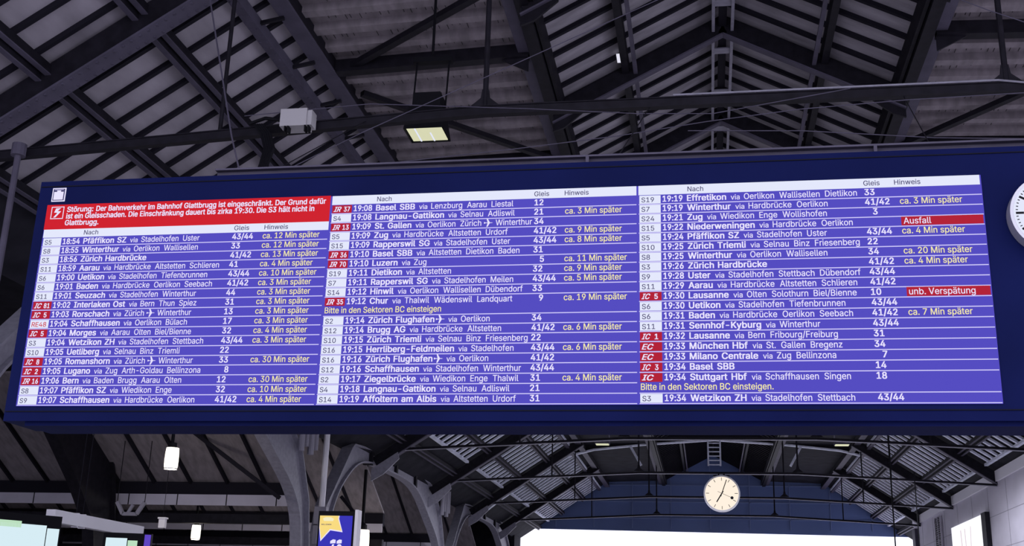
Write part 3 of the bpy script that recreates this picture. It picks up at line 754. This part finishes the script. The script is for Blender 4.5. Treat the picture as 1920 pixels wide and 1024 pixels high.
# small print and big figures on the advert
mb = MB()
def put_on(P, mb, s, u, v, cap_v, width_u, m, bold, o=.032):
    vs, fs, a, b2 = text_mesh(s, bold)
    mb.add([P(u + (q[0] - a) / (b2 - a) * width_u, v - q[1] / CAP * cap_v, o) for q in vs], fs, m)
put_on(SIGN_P, mb, 'MILLIONEN', .10, .168, .014, .26, 5, True)
mb.build('small_print', MATS, SIGN_R)
mb = MB()
for (u, w_) in ((.36, .14), (.53, .13)):
    mb.add([SIGN_P(*q, .014) for q in ((u, .355), (u + w_ * .5, .335), (u + w_, .34), (u + w_, .38), (u, .385))], [(0, 1, 2, 3, 4)], 2)
put_on(SIGN_P, mb, '60', .345, .56, .165, .34, 2, True, .014)
mb.build('large_figures', MATS, SIGN_R)

# ------------------------------------------------------------------ clocks
def clock(name, label, c, R, depth, dial, fine, hour, minute, sec, group=None):
    x, y, z = c
    r = thing(name, label, 'clock', (x, y, z - R))
    g = MB(); n = 64
    g.tube((x, y, z), (x, y + depth, z), R, n); g.build('case', 'chrome', r)
    g = MB(); g.tube((x, y - .012 * R, z), (x, y, z), R * .92, n); g.build('dial', dial, r)
    g = MB()
    for i in range(60 if fine else 12):
        a = 2 * math.pi * i / (60 if fine else 12); big = (i % 5 == 0) or not fine
        r0, r1, wd = (.68 if fine else .70, .87, .055 if fine else .03) if big else (.82, .87, .02)
        d = Vector((math.sin(a), 0, math.cos(a)))
        g.bar(Vector((x, y - .02 * R, z)) + d * R * r0, Vector((x, y - .02 * R, z)) + d * R * r1, R * wd, R * .012, up=(0, 1, 0))
    g.build('hour_marks', 'black', r)
    for nm, ang, r0, r1, w_, m, o in (('hour_hand', hour * 30, -.15, .56, .06, 'black', .03), ('minute_hand', minute * 6, -.18, .80, .045, 'black', .04), ('second_hand', sec * 6, -.25, .62, .018, 'rib', .05)):
        a = math.radians(ang); d = Vector((math.sin(a), 0, math.cos(a))); cc = Vector((x, y - o * R, z))
        g = MB(); g.bar(cc + d * R * r0, cc + d * R * r1, R * w_, R * .01, up=(0, 1, 0))
        if nm == 'second_hand': g.tube(cc + d * R * .6 - Vector((0, .01 * R, 0)), cc + d * R * .6 + Vector((0, .005 * R, 0)), R * .085, 20)
        g.build(nm, m, r)
    return r
ck = clock('station_clock', 'round cream-lit clock hanging above the bright hall opening', (1.04, 78.7, 10.78), 1.2, .45, 'dial_lit', False, 7.05, 3.3, 19)
for dx in (-.18, .18):
    g = MB(); g.tube((1.04 + dx, 79, 11.9), (1.04 + dx, 79.1, TZ - .1), .05, 8); g.build('hanger', 'steel', ck)
g = MB(); g.box(.5, 1.58, 78.8, 79.3, 11.93, 12.0); g.build('top_plate', 'steel', ck)
clock('station_clock', 'round white clock on the board housing cut by the right edge', (4.77, BY - .22, 7.30), .55, .22, 'led_bar', True, 7.05, 3.3, 19)

# ------------------------------------------------------------------ floodlight above the board
fx, fy, fz = -6.35, 24.3, 12.75
r = thing('floodlight', 'lit square floodlight hanging on a frame above the board', 'floodlight', (fx, fy, fz))
bot = [(-.46, -.42), (.50, -.42), (.50, .42), (-.46, .42)]
top = [(-.36, -.34), (.40, -.34), (.40, .34), (-.36, .34)]
g = MB()
for i in range(4):
    j = (i + 1) % 4
    g.hexa([(fx + bot[i][0], fy + bot[i][1], fz), (fx + bot[j][0], fy + bot[j][1], fz), (fx + bot[j][0] * .97, fy + bot[j][1] * .97, fz), (fx + bot[i][0] * .97, fy + bot[i][1] * .97, fz),
            (fx + top[i][0], fy + top[i][1], fz + .62), (fx + top[j][0], fy + top[j][1], fz + .62), (fx + top[j][0] * .95, fy + top[j][1] * .95, fz + .62), (fx + top[i][0] * .95, fy + top[i][1] * .95, fz + .62)])
g.build('hood', 'black', r)
g = MB(); g.box(fx - .40, fx + .44, fy - .36, fy + .36, fz + .02, fz + .04, 0); g.build('lens', 'flood', r)
g = MB(); g.bar((fx - .2, fy - .36, fz + .012), (fx - .2, fy + .36, fz + .012), .03, .015); g.bar((fx + .12, fy - .1, fz + .012), (fx + .12, fy + .36, fz + .012), .03, .015); g.build('lens_rib', 'led_bar', r)
g = MB(); g.box(fx - .30, fx + .36, fy - .3, fy + .3, fz + .62, fz + .98); g.build('ballast_box', 'black', r)
for dx in (-.38, .42):
    g = MB(); g.tube((fx + dx, fy, fz + .6), (fx + dx, fy + .2, fz + 2.0), .022, 8); g.build('hanging_rod', 'black', r)
g = MB(); g.box(fx - .46, fx + .50, fy + .1, fy + .3, fz + 2.0, fz + 2.13); g.tube((fx, fy + .2, fz + 2.1), (fx, fy + .2, ZB - .02), .035, 8); g.build('crossbar', 'black', r)
lt = bpy.data.lights.new('floodlight_lamp', 'SPOT'); lt.energy = 900; lt.color = (1, .95, .8); lt.spot_size = 2.2; lt.spot_blend = .6; lt.shadow_soft_size = .3
lo = bpy.data.objects.new('floodlight_lamp', lt); COL.objects.link(lo); lo.location = (fx, fy, fz - .06); attach(lo, r)
for i, (x, lab) in enumerate(((-6.35, 'distant lit floodlight left of the hall axis under the board'), (8.2, 'distant lit floodlight right of the hall axis under the board'))):
    s_ = 1 if i == 0 else -1
    r = thing('floodlight', lab, 'floodlight', (x, 72, 12.9), None)
    g = MB(); g.box(x - .45, x + .45, 71.7, 72.3, 12.98, 13.2); g.build('hood', 'steel_mid', r)
    g = MB(); g.box(x - .40, x + .40, 71.75, 72.25, 12.94, 12.98); g.build('lens', 'flood', r)
    g = MB(); g.tube((x + s_ * .42, 72, 13.1), (x + s_ * .42, 72, ZG - .08), .035, 8); g.build('hanging_rod', 'steel_light', r)
    lt = bpy.data.lights.new('floodlight_lamp', 'SPOT'); lt.energy = 8500; lt.color = (.93, .94, 1); lt.spot_size = math.radians(172); lt.spot_blend = .4; lt.shadow_soft_size = .4
    lo = bpy.data.objects.new('floodlight_lamp', lt); COL.objects.link(lo); lo.location = (x, 72, 12.9); attach(lo, r)

# ------------------------------------------------------------------ small things on and around the near tie beam
TY = 22.0
r = thing('junction_box', 'pale grey box sitting on the near tie beam', 'box', (-8.55, 21.75, 11.8))
g = MB(); g.box(-8.86, -8.27, 21.45, 21.85, 11.80, 12.2); g.build('case', 'box', r)
g = MB(); g.box(-8.27, -8.17, 21.5, 21.8, 11.83, 12.18); g.build('side_cover', 'box', r)
g = MB()
for x in (-8.75, -8.3): g.box(x, x + .03, 21.44, 21.6, 11.66, 11.8); g.box(x + .07, x + .10, 21.44, 21.6, 11.66, 11.8)
g.build('clamp', 'black', r)
g = MB(); g.path([(-9.7, 21.8, 12.05), (-9.3, 21.7, 12.12), (-8.86, 21.6, 12.0)], .04); g.path([(-9.5, 21.8, 11.95), (-8.86, 21.6, 11.9)], .025); g.build('lead', 'black', r)
g = MB()
for k in range(5):
    o = k * .05
    g.path([(-9.55 + o, 21.75, 12.0), (-9.35 + o, 21.7, 11.75), (-9.2 + o, 21.6, 11.35), (-9.22 + o * .8, 21.5, 10.95), (-9.3 + o * 1.4, 21.4, 10.5), (-9.6 + o * 2, 21.2, 9.6)], .035)
tag(g.build('cable_bundle', 'black'), 'drooping bundle of black cables hanging below the near tie beam', 'cables')
r = thing('drop_pole', 'slim dark pole hanging from the tie beam at far left', 'pole', (-15.0, 21.6, 2))
g = MB(); g.tube((-15.0, 21.6, 2), (-15.0, 21.6, 11.6), .07, 10); g.build('tube', 'steel_mid', r)
g = MB(); g.tube((-15.0, 21.6, 11.42), (-15.0, 21.6, 11.7), .16, 12); g.build('collar', 'steel_mid', r)
def wire(pts, label, rad=.010):
    g = MB(); g.path([Vector(p) for p in pts], rad); return tag(g.build('wire', 'steel_mid'), label, 'wire')
wire([(-9.2, 21, 10.2), (-6.85, 21, 11.36), (-3.32, 21, 12.92), (-.77, 21, 14.05), (1.5, 21, 15.1)], 'thin wire rising to the right across the floodlight')
wire([(-9.7, 21.5, 12.1), (-6.9, 21.5, 12.25), (-3.46, 21.5, 11.97), (-1.2, 21.5, 11.75), (.3, 21.5, 11.68), (3.0, 21.5, 12.1)], 'thin wire sagging from the tie beam towards the ridge line')
wire([(-7.5, 21, 10.55), (-3.7, 21, 10.85), (-1.56, 21, 11.05), (.17, 21, 11.28), (1.96, 21, 11.46), (4, 21.3, 11.7), (7.4, 21.9, 12.05)], 'thin wire slanting upward just under the tie beam')
wire([(-.2, 21, 11.1), (2.0, 21, 11.0), (4.4, 21, 10.75), (7, 21, 10.6)], 'thin wire crossing behind the right lantern foot')
wire([(4.1, 21, 14.2), (5.6, 21, 13.4), (7.5, 21, 12.5)], 'thin wire falling to the right beside the right hanger rod')
wire([(-11.0, 21.6, 15.6), (-9.9, 21.4, 11.6), (-9.45, 21.3, 10.3)], 'thin stay wire running down to the cable bundle', .02)
g = MB(); g.box(-2.35, -2.05, 30.6, 31.1, 17.98, 18.02)
tag(g.build('roof_pane', 'daylight'), 'tiny bright pane let into the left lantern slope', 'pane')
for x, z0_, z1_, y, lab in ((9.1, 4, 13, 60, 'thin dark rod hanging in front of the far opening'), (13.3, 4, 12.2, 78, 'thin dark rod hanging beside the end of the right wall')):
    g = MB(); g.tube((x, y, 5.5), (x, y, z1_), .035, 8); tag(g.build('hanging_rod', 'black'), lab, 'rod')

# repeats share a group phrase
GROUPS = dict(roof_truss='main roof trusses of the hall', lantern_truss='chevron trusses of the roof lantern', steel_arcade='steel arcade frames along the left side',
              roof_purlin='purlins of the steep roof slopes', lantern_purlin='purlins of the lantern slopes', purlin_girder='girders under the flat roof edges', lantern_girder='girders carrying the lantern',
              pendant_lamp='cylindrical pendant lamps', floodlight='floodlights hanging from the hall roof', gutter_beam='gutter beams across the side aisle', cross_beam='cross beams under the flat roof',
              wind_brace='wind braces of the flat roof', wire='thin wires around the near tie beam', aisle_brace='braces of the side aisle', platform_display='platform displays at lower left',
              station_clock='round station clocks', downpipe_bundle='downpipe bundles on the arcade', hanging_rod='thin rods hanging in the hall')
for o in SC.objects:
    if o.parent is None and 'label' in o.keys():
        g_ = GROUPS.get(o.name.split('.')[0])
        if g_: o['group'] = g_
